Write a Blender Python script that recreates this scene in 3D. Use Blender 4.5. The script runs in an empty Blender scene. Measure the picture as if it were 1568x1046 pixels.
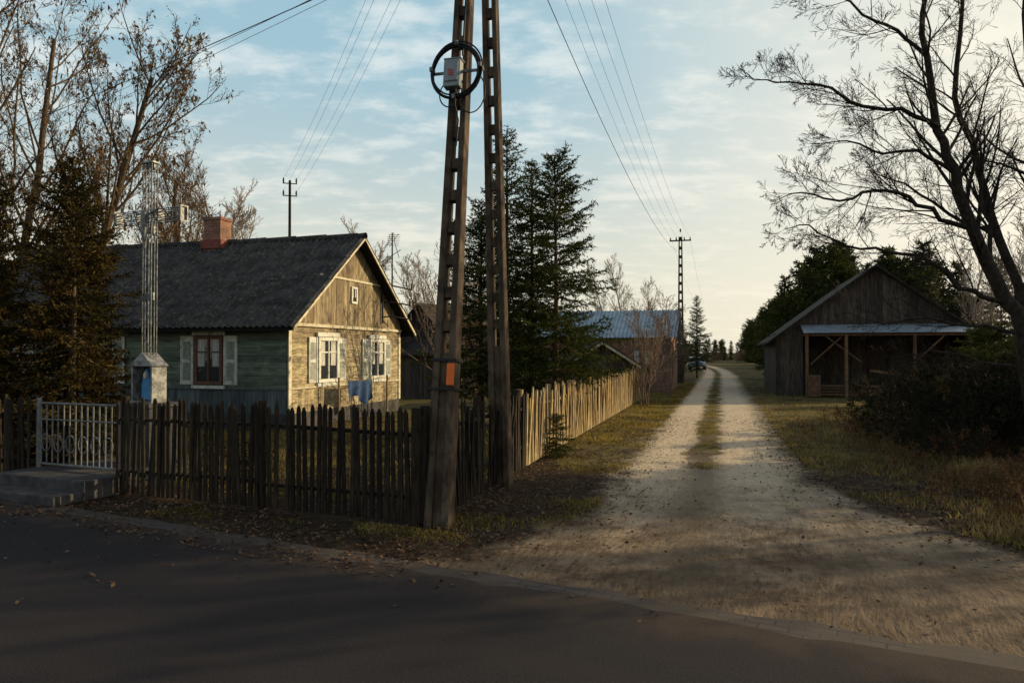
import bpy, math, random
import numpy as np
from mathutils import Vector, Matrix, noise as mnoise
R=random.Random(7)
NR=np.random.RandomState(11)
TH=-math.radians(15.83)
CT,ST=math.cos(TH),math.sin(TH)
scene=bpy.context.scene
# ------------------------------------------------------------ geometry helper
class Geo:
    def __init__(s): s.v=[];s.f=[];s.n=0
    def add(s,v,f,mat=0,smooth=False):
        v=np.asarray(v,dtype=np.float64).reshape(-1,3); f=np.asarray(f,dtype=np.int64)
        s.v.append(v); s.f.append((f+s.n,mat,smooth)); s.n+=len(v)
    def box(s,c,d,mat=0,rot=None,taper=1.0):
        x,y,z=d[0]/2,d[1]/2,d[2]/2; t=taper
        v=np.array([[-x,-y,-z],[x,-y,-z],[x,y,-z],[-x,y,-z],[-x*t,-y*t,z],[x*t,-y*t,z],[x*t,y*t,z],[-x*t,y*t,z]])
        if rot is not None: v=v@np.array(rot.to_3x3()).T
        s.add(v+np.array(c),[[0,3,2,1],[4,5,6,7],[0,1,5,4],[1,2,6,5],[2,3,7,6],[3,0,4,7]],mat)
    def prism(s,o,ux,uy,pts,t,mat=0):
        o=np.array(o,float);ux=np.array(ux,float);uy=np.array(uy,float);n=np.cross(ux,uy);k=len(pts)
        a=np.array([o+ux*p[0]+uy*p[1] for p in pts]); v=np.vstack([a,a+n*t])
        s.add(v,[[i for i in range(k)][::-1]],mat); base=s.n-2*k
        s.f.append((np.array([[base+k+i for i in range(k)]]),mat,False))
        s.f.append((np.array([[base+i,base+(i+1)%k,base+k+(i+1)%k,base+k+i] for i in range(k)]),mat,False))
    def beam(s,a,b,w,h,mat=0):
        a=Vector(a);b=Vector(b);d=b-a
        q=d.to_track_quat('Z','Y').to_matrix().to_4x4()
        s.box((a+b)/2,(w,h,d.length),mat,q)
    def tube(s,pts,rad,sides=4,mat=0,smooth=True,closed=False):
        P=np.asarray(pts,float);n=len(P)
        if np.isscalar(rad): rad=[rad]*n
        rad=np.asarray(rad,float)
        T=np.gradient(P,axis=0); T/= (np.linalg.norm(T,axis=1)[:,None]+1e-9)
        m=T.mean(axis=0); ref=np.array([0,0,1.0]) if abs(m[2])<0.75*np.linalg.norm(m)+1e-6 else np.array([0.9,0.3,0.1])
        if closed: ref=np.array([0.02,1,0.01])
        A=np.cross(T,ref); A/=(np.linalg.norm(A,axis=1)[:,None]+1e-9); B=np.cross(T,A)
        an=np.arange(sides)*2*math.pi/sides
        V=P[:,None,:]+rad[:,None,None]*(A[:,None,:]*np.cos(an)[None,:,None]+B[:,None,:]*np.sin(an)[None,:,None])
        i=np.arange(n-1)[:,None]*sides; j=np.arange(sides)[None,:]; j2=(j+1)%sides
        F=np.stack([i+j,i+j2,i+sides+j2,i+sides+j],axis=-1).reshape(-1,4)
        s.add(V.reshape(-1,3),F,mat,smooth)
    def arrays(s): return np.vstack(s.v),s.f
    def build(s,name,mats,parent=None,loc=(0,0,0),rotz=0.0,attrs=None):
        me=bpy.data.meshes.new(name); V=np.vstack(s.v)
        me.vertices.add(len(V)); me.vertices.foreach_set('co',V.astype(np.float32).ravel())
        li=[];ls=[];mi=[];sm=[];st=0
        for f,m,sh in s.f:
            k=f.shape[1];c=f.shape[0]; li.append(f.ravel()); ls.append(st+np.arange(c)*k); st+=c*k
            mi.append(np.full(c,m)); sm.append(np.full(c,sh))
        li=np.concatenate(li);ls=np.concatenate(ls);mi=np.concatenate(mi);sm=np.concatenate(sm)
        me.loops.add(len(li)); me.loops.foreach_set('vertex_index',li.astype(np.int32))
        me.polygons.add(len(ls)); me.polygons.foreach_set('loop_start',ls.astype(np.int32))
        me.polygons.foreach_set('material_index',mi.astype(np.int32))
        me.polygons.foreach_set('use_smooth',sm.astype(bool))
        if attrs:
            for k,a in attrs.items():
                at=me.attributes.new(k,'FLOAT','POINT'); at.data.foreach_set('value',np.asarray(a,dtype=np.float32))
        me.update(calc_edges=True); me.validate()
        for m in (mats if isinstance(mats,(list,tuple)) else [mats]): me.materials.append(m)
        return obj(name,me,parent,loc,rotz)
def obj(name,data,parent=None,loc=(0,0,0),rotz=0.0,scale=None):
    o=bpy.data.objects.new(name,data); scene.collection.objects.link(o)
    o.location=loc; o.rotation_euler=(0,0,rotz)
    if scale: o.scale=scale if isinstance(scale,tuple) else (scale,)*3
    if parent: o.parent=parent
    return o
def group(name,loc=(0,0,0),rotz=0.0): return obj(name,None,None,loc,rotz)
# ------------------------------------------------------------ materials
def newmat(name):
    m=bpy.data.materials.new(name); m.use_nodes=True; nt=m.node_tree; nt.nodes.clear()
    out=nt.nodes.new('ShaderNodeOutputMaterial'); b=nt.nodes.new('ShaderNodeBsdfPrincipled')
    nt.links.new(b.outputs[0],out.inputs[0]); return m,nt,b,out
def N(nt,t,**k):
    n=nt.nodes.new(t)
    for a,v in k.items(): setattr(n,a,v)
    return n
def L(nt,a,b): nt.links.new(a,b)
def math_(nt,op,a,b=None,c=None,clamp=False):
    n=N(nt,'ShaderNodeMath',operation=op,use_clamp=clamp)
    for i,x in enumerate((a,b,c)):
        if x is None: continue
        if isinstance(x,(int,float)): n.inputs[i].default_value=x
        else: L(nt,x,n.inputs[i])
    return n.outputs[0]
def mix(nt,f,a,b,bt='MIX'):
    n=N(nt,'ShaderNodeMix',data_type='RGBA',blend_type=bt)
    for i,x in ((0,f),(6,a),(7,b)):
        if isinstance(x,(int,float)): n.inputs[i].default_value=x
        elif isinstance(x,tuple): n.inputs[i].default_value=(x[0],x[1],x[2],1)
        else: L(nt,x,n.inputs[i])
    return n.outputs[2]
def sstep(nt,x,a,b):
    n=N(nt,'ShaderNodeMapRange',interpolation_type='SMOOTHSTEP'); L(nt,x,n.inputs[0])
    n.inputs[1].default_value=a;n.inputs[2].default_value=b; return n.outputs[0]
def noisen(nt,vec,scale,detail=5,rough=0.6,stretch=None):
    if stretch:
        mp=N(nt,'ShaderNodeMapping'); mp.inputs['Scale'].default_value=stretch; L(nt,vec,mp.inputs[0]); vec=mp.outputs[0]
    n=N(nt,'ShaderNodeTexNoise'); n.inputs['Scale'].default_value=scale; n.inputs['Detail'].default_value=detail
    n.inputs['Roughness'].default_value=rough; L(nt,vec,n.inputs['Vector']); return n.outputs[0]
def bump(nt,b,h,st,dist=0.02):
    n=N(nt,'ShaderNodeBump'); n.inputs['Strength'].default_value=st; n.inputs['Distance'].default_value=dist
    L(nt,h,n.inputs['Height']); L(nt,n.outputs[0],b.inputs['Normal'])
def M(name,c1,c2,scale=6,rough=0.85,bmp=0.3,island=0.0,stretch=None,metal=0.0,transl=0.0,c3=None,s3=1.5):
    m,nt,b,out=newmat(name); tc=N(nt,'ShaderNodeTexCoord').outputs['Object']
    n1=noisen(nt,tc,scale,4,0.65,stretch); f=sstep(nt,n1,0.35,0.66); col=mix(nt,f,c1,c2)
    if c3: col=mix(nt,sstep(nt,noisen(nt,tc,s3,4,0.7),0.52,0.68),col,c3)
    if island>0:
        g=N(nt,'ShaderNodeNewGeometry').outputs['Random Per Island']
        v=math_(nt,'MULTIPLY_ADD',g,2*island,1-island)
        h=N(nt,'ShaderNodeHueSaturation'); L(nt,col,h.inputs['Color']); L(nt,v,h.inputs['Value'])
        hs=math_(nt,'MULTIPLY_ADD',g,0.06*island,0.5-0.03*island); L(nt,hs,h.inputs['Hue']); col=h.outputs[0]
    L(nt,col,b.inputs['Base Color']); b.inputs['Roughness'].default_value=rough; b.inputs['Metallic'].default_value=metal
    b.inputs['Specular IOR Level'].default_value=0.25
    if bmp: bump(nt,b,n1,bmp)
    if transl:
        d=N(nt,'ShaderNodeBsdfDiffuse'); L(nt,col,d.inputs[0]); t=N(nt,'ShaderNodeBsdfTranslucent'); L(nt,col,t.inputs[0]); ms=N(nt,'ShaderNodeMixShader'); ms.inputs[0].default_value=transl
        L(nt,d.outputs[0],ms.inputs[1]); L(nt,t.outputs[0],ms.inputs[2]); L(nt,ms.outputs[0],out.inputs[0])
    return m
m_fence=M('weathered_shaded_picket',(.011,.007,.004),(.033,.022,.013),9,.9,.4,.45,(3,3,.6))  # weathered wood with the front fences' shade put into its colour
m_fence2=M('weathered_sunlit_picket',(.17,.11,.05),(.38,.28,.14),9,.9,.4,.4,(3,3,.6))  # same weathered wood, low sunlight painted in as a lighter gold tone
m_bark=M('dark_bark',(.018,.014,.011),(.05,.038,.028),14,.95,.6)
m_barkb=M('brown_bark',(.055,.036,.02),(.12,.08,.045),10,.95,.5)
m_birch=M('pale_bark',(.2,.155,.12),(.38,.31,.25),8,.9,.0)
m_twig=M('fine_twig_brown',(.12,.08,.055),(.22,.16,.11),8,.9,.0)
m_needle=M('spruce_needles',(.022,.032,.011),(.080,.086,.024),1.8,.7,0,.5,transl=.25)
m_needleb=M('dry_spruce_needles',(.022,.022,.009),(.08,.052,.018),1.6,.75,0,.55,transl=.15)
m_leafb=M('dry_hanging_leaf',(.13,.075,.03),(.26,.16,.07),3,.8,0,.4,transl=.4)
m_bushleaf=M('dark_bush_leaf',(.016,.020,.008),(.05,.042,.018),3,.8,0,.5,transl=.2)
m_grass=M('verge_grass',(.11,.088,.024),(.35,.26,.075),1.2,.8,0,.4,transl=.4)
m_dry=M('dry_grass',(.18,.12,.05),(.34,.25,.11),2,.85,0,.35,transl=.35)
m_litter=M('fallen_leaf',(.05,.028,.016),(.14,.078,.04),6,.85,0,.5)
m_conc=M('pole_concrete',(.042,.028,.019),(.12,.082,.054),7,.9,.5,.05,(1,1,.4),c3=(.04,.03,.022),s3=3)
m_step=M('step_concrete',(.04,.037,.037),(.08,.074,.071),5,.9,.3)
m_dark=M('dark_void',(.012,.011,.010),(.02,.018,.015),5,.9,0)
m_black=M('black_cable',(.008,.008,.009),(.014,.014,.015),5,.5,0)
m_box=M('meter_box_plastic',(.22,.25,.26),(.27,.29,.30),8,.5,0)
m_red=M('red_label',(.45,.04,.03),(.5,.06,.04),8,.5,0)
m_flash=M('red_lead_flashing',(.16,.04,.03),(.24,.07,.05),8,.7,0)
m_orange=M('orange_plate',(.75,.13,.02),(.85,.18,.03),8,.5,0)
m_silver=M('painted_silver_steel',(.10,.10,.10),(.27,.27,.26),12,.5,.1,.1,metal=.3)
m_gate=M('pale_gate_paint',(.11,.11,.11),(.20,.20,.195),12,.55,.1,.1)
m_green=M('grey_green_painted_plank',(.075,.10,.075),(.16,.185,.135),5,.85,.4,.3,(.4,3,3),c3=(.20,.19,.145),s3=2.5)
m_blueb=M('blue_grey_base_board',(.07,.09,.095),(.13,.155,.15),5,.85,.4,.3,(3,3,.4))
m_beige=M('peeling_beige_plank',(.19,.15,.085),(.45,.36,.22),7,.85,.5,.25,(3,.5,3),c3=(.12,.095,.06),s3=3)
m_gable=M('weathered_gable_board',(.16,.12,.07),(.34,.265,.16),7,.85,.5,.3,(3,3,.4),c3=(.12,.09,.06),s3=2)
m_trim=M('old_cream_paint',(.45,.39,.26),(.66,.59,.43),10,.7,.2,.12,c3=(.25,.2,.14),s3=5)
m_white=M('old_white_paint',(.55,.53,.46),(.72,.70,.62),10,.7,.2,.06,c3=(.33,.3,.25),s3=6)
m_panel=M('grey_green_shutter_panel',(.20,.22,.18),(.33,.34,.28),10,.7,.2,.06)
m_brownf=M('brown_window_frame',(.12,.055,.035),(.18,.085,.05),10,.7,.1)
m_curtain=M('curtain',(.35,.34,.3),(.6,.58,.52),6,.9,.2,0,(8,8,.6))
m_roof=M('mossy_asbestos_roof',(.028,.027,.028),(.068,.064,.062),2.4,.95,.4,.0,c3=(.14,.125,.08),s3=9)
m_barnw=M('barn_board',(.040,.030,.024),(.105,.078,.06),6,.9,.4,.35,(3,3,.4))
m_barnr=M('barn_roof_felt',(.022,.018,.016),(.05,.042,.034),3,.95,.3)
m_tin=M('galvanised_tin',(.28,.32,.35),(.42,.46,.48),3,.5,.1,.08,metal=.3)
m_bluer=M('pale_blue_metal_roof',(.22,.30,.35),(.33,.40,.44),2,.5,.1,.05,metal=.2)
m_lumber=M('cut_lumber',(.12,.065,.035),(.2,.11,.06),6,.85,.2,.3)
m_cloth=M('blue_cloth',(.03,.06,.13),(.045,.09,.19),5,.9,.1)
m_bluei=M('icon_blue',(.04,.16,.35),(.08,.25,.45),30,.6,0)
m_skin=M('icon_pale',(.55,.42,.32),(.65,.5,.4),30,.6,0)
m_carp=M('pale_blue_car_paint',(.26,.33,.39),(.30,.37,.43),3,.35,0)
m_tyre=M('tyre_rubber',(.015,.015,.015),(.025,.025,.025),3,.9,0)
m_lamp=M('lamp_lens',(.7,.7,.65),(.8,.8,.75),3,.2,0)
def glassmat():
    m,nt,b,out=newmat('window_glass'); b.inputs['Base Color'].default_value=(.03,.035,.04,1); b.inputs['Roughness'].default_value=.08
    b.inputs['Specular IOR Level'].default_value=.7
    tc=N(nt,'ShaderNodeTexCoord').outputs['Object']; bump(nt,b,noisen(nt,tc,3,2),.08,.05); return m
m_glass=glassmat()
def brickmat():
    m,nt,b,out=newmat('red_brick'); g=N(nt,'ShaderNodeTexCoord').outputs['Object']
    s=N(nt,'ShaderNodeSeparateXYZ'); L(nt,g,s.inputs[0]); c=N(nt,'ShaderNodeCombineXYZ')
    L(nt,math_(nt,'ADD',s.outputs[0],s.outputs[1]),c.inputs[0]); L(nt,s.outputs[2],c.inputs[1])
    t=N(nt,'ShaderNodeTexBrick'); L(nt,c.outputs[0],t.inputs[0]); t.inputs['Scale'].default_value=1.0
    t.inputs['Brick Width'].default_value=.26; t.inputs['Row Height'].default_value=.078; t.inputs['Mortar Size'].default_value=.008
    t.inputs['Color1'].default_value=(.22,.075,.042,1); t.inputs['Color2'].default_value=(.31,.13,.075,1); t.inputs['Mortar'].default_value=(.24,.19,.15,1)
    col=mix(nt,sstep(nt,noisen(nt,g,2.5,5),.45,.7),t.outputs[0],(.10,.065,.045)); L(nt,col,b.inputs['Base Color'])
    b.inputs['Roughness'].default_value=.9; bump(nt,b,t.outputs[1],-.4,.01); return m
m_brick=brickmat()
# ground colours -----------------------------------------------------
def ground_col(nt):
    p=N(nt,'ShaderNodeNewGeometry').outputs['Position']
    big=noisen(nt,p,.45,5,.65); fine=noisen(nt,p,9,5,.75); leaf=N(nt,'ShaderNodeTexVoronoi'); leaf.inputs['Scale'].default_value=16; L(nt,p,leaf.inputs['Vector'])
    litter=mix(nt,sstep(nt,fine,.35,.65),(.026,.017,.010),(.073,.047,.028))
    lv=mix(nt,.45,litter,leaf.outputs['Color'],'MULTIPLY'); litter=mix(nt,.5,litter,lv)
    grass=mix(nt,sstep(nt,fine,.35,.65),(.055,.046,.016),(.19,.148,.048))
    sp=N(nt,'ShaderNodeSeparateXYZ'); L(nt,p,sp.inputs[0])
    far=sstep(nt,sp.outputs[1],8.5,16)
    g=math_(nt,'ADD',big,math_(nt,'MULTIPLY_ADD',far,.24,-.18))
    col=mix(nt,sstep(nt,g,.42,.58),litter,grass)
    return p,col,fine,big
m_ground,nt,b,out=newmat('ground_soil_grass'); p,col,fine,big=ground_col(nt); L(nt,col,b.inputs['Base Color']); b.inputs['Roughness'].default_value=.95
b.inputs['Specular IOR Level'].default_value=.1; bump(nt,b,math_(nt,'ADD',fine,math_(nt,'MULTIPLY',big,2.)),.8,.05)
m_dirt,nt,b,out=newmat('dirt_road_sand'); p,gcol,fine,big=ground_col(nt)
def attr(nt,n): return N(nt,'ShaderNodeAttribute',attribute_name=n).outputs['Fac']
ed=attr(nt,'edge'); ac=attr(nt,'across'); al=attr(nt,'along')
n2=noisen(nt,p,1.7,6,.7)
n4=noisen(nt,p,.9,3,.6)
wob=math_(nt,'MULTIPLY',noisen(nt,p,.22,1),1.6)
comb=N(nt,'ShaderNodeCombineXYZ'); L(nt,math_(nt,'ADD',ac,wob),comb.inputs[0]); L(nt,math_(nt,'MULTIPLY',al,.22),comb.inputs[1])
tr=noisen(nt,comb.outputs[0],3.2,7,.72)
tw=N(nt,'ShaderNodeCombineXYZ'); L(nt,math_(nt,'ADD',ac,wob),tw.inputs[0]); L(nt,al,tw.inputs[1])
tread=noisen(nt,tw.outputs[0],10,3,.6,(2.2,.45,1))
sunlit_dirt=mix(nt,sstep(nt,fine,.3,.7),(.52,.41,.275),(.66,.54,.38)); shade_dirt=mix(nt,sstep(nt,n2,.35,.65),(.105,.070,.043),(.235,.165,.105))  # foreground shade and far sunlight are painted into these two dirt colours
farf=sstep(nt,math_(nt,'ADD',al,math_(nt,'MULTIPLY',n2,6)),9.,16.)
dcol=mix(nt,farf,shade_dirt,sunlit_dirt)
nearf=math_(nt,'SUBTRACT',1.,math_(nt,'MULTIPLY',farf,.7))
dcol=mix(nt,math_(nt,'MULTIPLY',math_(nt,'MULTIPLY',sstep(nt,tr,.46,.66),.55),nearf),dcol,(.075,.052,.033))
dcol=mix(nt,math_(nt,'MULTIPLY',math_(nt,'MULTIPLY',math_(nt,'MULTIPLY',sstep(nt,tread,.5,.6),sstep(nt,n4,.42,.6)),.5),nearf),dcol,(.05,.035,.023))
def band(c,w):
    d=math_(nt,'ABSOLUTE',math_(nt,'ADD',ac,-c)); d=math_(nt,'ADD',d,math_(nt,'MULTIPLY_ADD',n2,-.4,.2)); return math_(nt,'SUBTRACT',1.,sstep(nt,d,0.,w*2))
bd=sstep(nt,math_(nt,'ABSOLUTE',math_(nt,'ADD',ac,.1)),.9,1.35)
dcol=mix(nt,math_(nt,'MULTIPLY',bd,.35),dcol,(.16,.12,.08))
dcol=mix(nt,math_(nt,'MULTIPLY',band(-.12,.26),.6),dcol,(.12,.09,.055))
med=math_(nt,'ABSOLUTE',math_(nt,'ADD',ac,.15)); med=math_(nt,'ADD',med,math_(nt,'MULTIPLY_ADD',n4,-1.0,.5))
mm=math_(nt,'MULTIPLY',math_(nt,'SUBTRACT',1.,sstep(nt,med,.16,.34)),sstep(nt,al,11,15))
dcol=mix(nt,math_(nt,'MULTIPLY',mm,.9),dcol,gcol)
em=sstep(nt,math_(nt,'ADD',ed,math_(nt,'MULTIPLY_ADD',n2,1.6,-.8)),-.2,.35)
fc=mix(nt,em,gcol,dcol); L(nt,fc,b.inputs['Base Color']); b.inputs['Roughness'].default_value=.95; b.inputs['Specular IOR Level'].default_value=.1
hh=math_(nt,'ADD',math_(nt,'MULTIPLY',tr,1.3),math_(nt,'ADD',math_(nt,'MULTIPLY',tread,.5),math_(nt,'MULTIPLY_ADD',n2,.9,math_(nt,'MULTIPLY',fine,.35)))); bump(nt,b,hh,.55,.06)
m_asph,nt,b,out=newmat('worn_asphalt'); p=N(nt,'ShaderNodeTexCoord').outputs['Object']
f1=noisen(nt,p,70,3,.8); f2=noisen(nt,p,.8,5,.6,(.25,2,1)); f3=noisen(nt,p,2,5)
c=mix(nt,sstep(nt,f1,.3,.7),(.012,.0105,.0115),(.038,.032,.032)); c=mix(nt,sstep(nt,f2,.4,.65),c,mix(nt,.5,c,(.034,.027,.025)))
ea=attr(nt,'edge'); dust=math_(nt,'SUBTRACT',1.,sstep(nt,math_(nt,'ADD',ea,math_(nt,'MULTIPLY_ADD',f3,-1.6,.8)),-.1,.6))
c=mix(nt,math_(nt,'MULTIPLY',dust,.75),c,(.07,.048,.034)); L(nt,c,b.inputs['Base Color']); b.inputs['Roughness'].default_value=.85
b.inputs['Specular IOR Level'].default_value=.15; bump(nt,b,f1,.5,.01)
m_pave,nt,b,out=newmat('concrete_block_paving'); p=N(nt,'ShaderNodeTexCoord').outputs['Object']
t=N(nt,'ShaderNodeTexBrick'); L(nt,p,t.inputs[0]); t.inputs['Scale'].default_value=1; t.inputs['Brick Width'].default_value=.2; t.inputs['Row Height'].default_value=.1
t.inputs['Mortar Size'].default_value=.008; t.inputs['Color1'].default_value=(.075,.056,.048,1); t.inputs['Color2'].default_value=(.055,.042,.036,1); t.inputs['Mortar'].default_value=(.02,.016,.013,1)
c=mix(nt,sstep(nt,noisen(nt,p,1.2,5,.7),.40,.56),t.outputs[0],(.06,.043,.03)); L(nt,c,b.inputs['Base Color']); b.inputs['Roughness'].default_value=.9; bump(nt,b,t.outputs[1],-.5,.01)
# ------------------------------------------------------------ ground, roads
g=Geo(); xs=np.concatenate([[-3000,-800,-200],np.linspace(-60,60,61),[200,800,3000]]); ys=xs+20
X,Y=np.meshgrid(xs,ys); n=len(xs); V=np.stack([X.ravel(),Y.ravel(),np.zeros(X.size)],1)
i=np.arange(n-1); I,J=np.meshgrid(i,i); I=I.ravel();J=J.ravel(); F=np.stack([J*n+I,J*n+I+1,(J+1)*n+I+1,(J+1)*n+I],1)
g.add(V,F); g.build('ground',m_ground)
def rl(a,b,z=0):   # road-local (across, along) -> world
    return (-0.19+a*CT-b*ST*1.0, a*ST+b*CT, z)
def inv(x,y):
    x=x+.19; return (x*CT+y*ST, -x*ST+y*CT)
def lerp(x,xs,ys): return float(np.interp(x,xs,ys))
def redge(b): return lerp(b,[4,5.5,7.1,8.3,10,11.5,16],[7.0,5.4,3.7,2.7,1.85,1.48,1.36])
def ledge(b): return -lerp(b,[4,5.2,6,6.4,7.6,9],[6,3.9,2.9,2.3,1.7,1.42])
def bend(b): return -.0011*max(0,b-62)**2      # road curves gently left in the distance
g=Geo(); bs=np.concatenate([np.arange(3.,40,.5),np.arange(40,146,3.)]); rows=[];E=[];A=[];B=[]
for bb in bs:
    l=ledge(bb)-.7;r=redge(bb)+.7
    for k in range(17):
        a=l+(r-l)*k/16; x,y,_=rl(a+bend(bb),bb); rows.append((x,y,.004+ .0)); E.append(min(a-l-.7,r-.7-a)); A.append(a); B.append(bb)
n=17; I,J=np.meshgrid(np.arange(16),np.arange(len(bs)-1)); I=I.ravel();J=J.ravel()
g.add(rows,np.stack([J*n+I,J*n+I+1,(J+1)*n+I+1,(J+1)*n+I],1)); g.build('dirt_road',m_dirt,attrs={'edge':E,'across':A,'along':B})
# asphalt: edge line  Y = 6.0-0.52 X
AA=math.atan(-0.52); g=Geo(); rows=[];E=[]; ss=np.arange(-60,60.1,.2)
for s in ss:
    w=.16*mnoise.noise((s*.7,0,3))+.08*mnoise.noise((s*3,1,3))
    for k,d in enumerate((0,.3,.8,1.6,3.4,6.4)): rows.append((s,-d+(w if k==0 else 0),0)); E.append(d)
n=6;I,J=np.meshgrid(np.arange(5),np.arange(len(ss)-1)); I=I.ravel();J=J.ravel()
g.add(rows,np.stack([J*n+I,(J+1)*n+I,(J+1)*n+I+1,J*n+I+1],1)[:,::-1]); g.build('asphalt_road',m_asph,None,(0,6.0,.012),AA,attrs={'edge':E})
g=Geo(); rows=[]
for s in ss: rows+= [(s,.24+.09*mnoise.noise((s*2,5,1)),0),(s,-.2,0)]
J=np.arange(len(ss)-1); g.add(rows,np.stack([J*2,J*2+1,J*2+3,J*2+2],1)); g.build('block_paving_strip',m_pave,None,(0,6.0,.008),AA)
# ------------------------------------------------------------ fences
def fence(name,p0,p1,sp,w,h,mat,mess=lambda t:.0,postevery=2.2,seed=1,hv=.05):
    r=random.Random(seed); p0=Vector((*p0,0));p1=Vector((*p1,0)); d=p1-p0; Ln=d.length; ang=math.atan2(d.y,d.x)
    e=group(name,p0,ang); g=Geo(); x=0
    while x<Ln:
        t=x/Ln; m=mess(t); hh=h+r.uniform(-hv,hv)+m*r.uniform(-.15,.1); ww=w*r.uniform(.8,1.15)
        if r.random()>.02+m*.1:
            rot=Matrix.Rotation(r.gauss(0,.018+m*.10),4,'Y')@Matrix.Rotation(r.gauss(0,.02+m*.04),4,'X')
            pts=[(-ww/2,.04),(ww/2,.04),(ww/2*.95,hh-.05),(ww*.12,hh),(-ww*.12,hh),(-ww/2*.95,hh-.05)]
            ux=rot@Vector((1,0,0)); uz=rot@Vector((0,0,1))
            g.prism((x,-.02+r.uniform(-.006,.006),0),ux,uz,pts,.022)
        x+=sp*r.uniform(.85,1.2)
    g.build('pickets',mat,e)
    g=Geo()
    for z in (.33,h*.8):
        k=0
        while k<Ln: 
            k2=min(k+postevery,Ln); g.beam((k,.03,z+r.uniform(-.03,.03)),(k2,.03,z+r.uniform(-.03,.03)),.07,.04); k=k2
    g.build('rails',mat,e); g=Geo(); k=0
    while k<=Ln+.01: g.tube([(k,.09,-.1),(k+r.uniform(-.03,.03),.09+r.uniform(-.02,.02),h+.04)],[.065,.055],8); g.add([[k-.05,.05,h+.04],[k+.05,.05,h+.04],[k+.05,.13,h+.04],[k-.05,.13,h+.04]],[[0,1,2,3]]); k+=postevery
    g.build('posts',mat,e); return e
FC=(-.96,8.12)
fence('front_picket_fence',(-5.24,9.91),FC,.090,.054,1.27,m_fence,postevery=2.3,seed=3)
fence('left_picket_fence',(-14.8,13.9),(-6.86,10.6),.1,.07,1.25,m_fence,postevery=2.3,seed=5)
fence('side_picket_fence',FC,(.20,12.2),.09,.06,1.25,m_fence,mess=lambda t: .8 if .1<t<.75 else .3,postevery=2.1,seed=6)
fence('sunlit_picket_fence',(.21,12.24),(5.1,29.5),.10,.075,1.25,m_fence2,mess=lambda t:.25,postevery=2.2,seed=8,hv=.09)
# gate with steps
ga=math.atan2(9.91-10.6,-5.24+6.86); ge=group('metal_gate',(-6.86,10.6,0),ga); g=Geo(); W=1.74
for x in (.02,W-.02): g.tube([(x,.08,0),(x,.08,1.25)],.035,8)
for z in (.32,1.18): g.tube([(.1,.06,z),(W-.1,.06,z)],.018,6)
g.tube([(.1,.06,.95),(W-.1,.06,.95)],.012,6)
for i in range(14): x=.1+(W-.2)*i/13; g.tube([(x,.06,.32),(x,.06,1.18)],.011,5)
for i in range(6):
    cx=.22+i*.25; g.tube([(cx+.09*math.cos(a),.05,.62+.12*math.sin(a)) for a in np.linspace(0,6.28,14)],.008,4)
g.build('gate_frame_bars',m_gate,ge)
se=group('concrete_steps',(-6.86,10.6,0),ga); g=Geo(); g.box((.87,-.15,.13),(1.75,.75,.26)); g.box((.87,-.72,.065),(1.75,.4,.13)); g.box((.87,.9,.13),(1.5,1.3,.24)); g.build('step_slabs',m_step,se)
for o in se.children: 
    bv=o.modifiers.new('b','BEVEL'); bv.width=.015; bv.segments=2
# ------------------------------------------------------------ concrete slotted poles
def slotted(g,H,w0,w1,d0,d1,solid,pitch=.38,slot=.25):
    def W(z): return w0+(w1-w0)*z/H
    def D(z): return d0+(d1-d0)*z/H
    for sgn in (-1,1):
        z0,z1=-.3,H; a=.31
        v=[]
        for z in (z0,z1):
            w=W(z);d=D(z); xo=sgn*w/2; xi=sgn*w*(.5-a)
            x0,x1=min(xo,xi),max(xo,xi); v+=[(x0,-d/2,z),(x1,-d/2,z),(x1,d/2,z),(x0,d/2,z)]
        g.add(v,[[0,3,2,1],[4,5,6,7],[0,1,5,4],[1,2,6,5],[2,3,7,6],[3,0,4,7]])
    z=solid
    w=W(solid/2)*.4; g.box((0,0,solid/2-.1),(w,D(0)*.55,solid+.2))
    while z<H:
        z2=z+pitch; c=z+slot+(pitch-slot)/2; g.box((0,0,c),(W(c)*.4,D(c)*.7,pitch-slot)); z=z2
    g.box((0,0,H-.1),(W(H),D(H)*1.02,.2))
apex=Vector((-.40,9.38,9.7))
def leg(name,base,H,apx):
    d=(apx-Vector(base)); q=d.normalized(); 
    x=Vector((CT,ST,0)); y=q.cross(x).normalized(); x=y.cross(q).normalized()
    mt=Matrix((x,y,q)).transposed().to_4x4(); mt.translation=base
    e=bpy.data.objects.new(name,None); scene.collection.objects.link(e); e.matrix_world=mt
    return e,d.length
ae,Ln=leg('concrete_utility_pole',Vector((-.80,8.12,0)),9.7,apex+Vector((-.04,-.12,0)))
g=Geo(); slotted(g,Ln,.285,.15,.21,.13,1.9); o=g.build('slotted_concrete_leg',m_conc,ae)
bv=o.modifiers.new('b','BEVEL'); bv.width=.008
be,Ln2=leg('concrete_utility_pole',Vector((-.15,10.65,0)),9.7,apex+Vector((.04,.12,0)))
g=Geo(); slotted(g,Ln2,.29,.15,.21,.13,2.0); o=g.build('slotted_concrete_leg',m_conc,be)
bv=o.modifiers.new('b','BEVEL'); bv.width=.008
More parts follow.
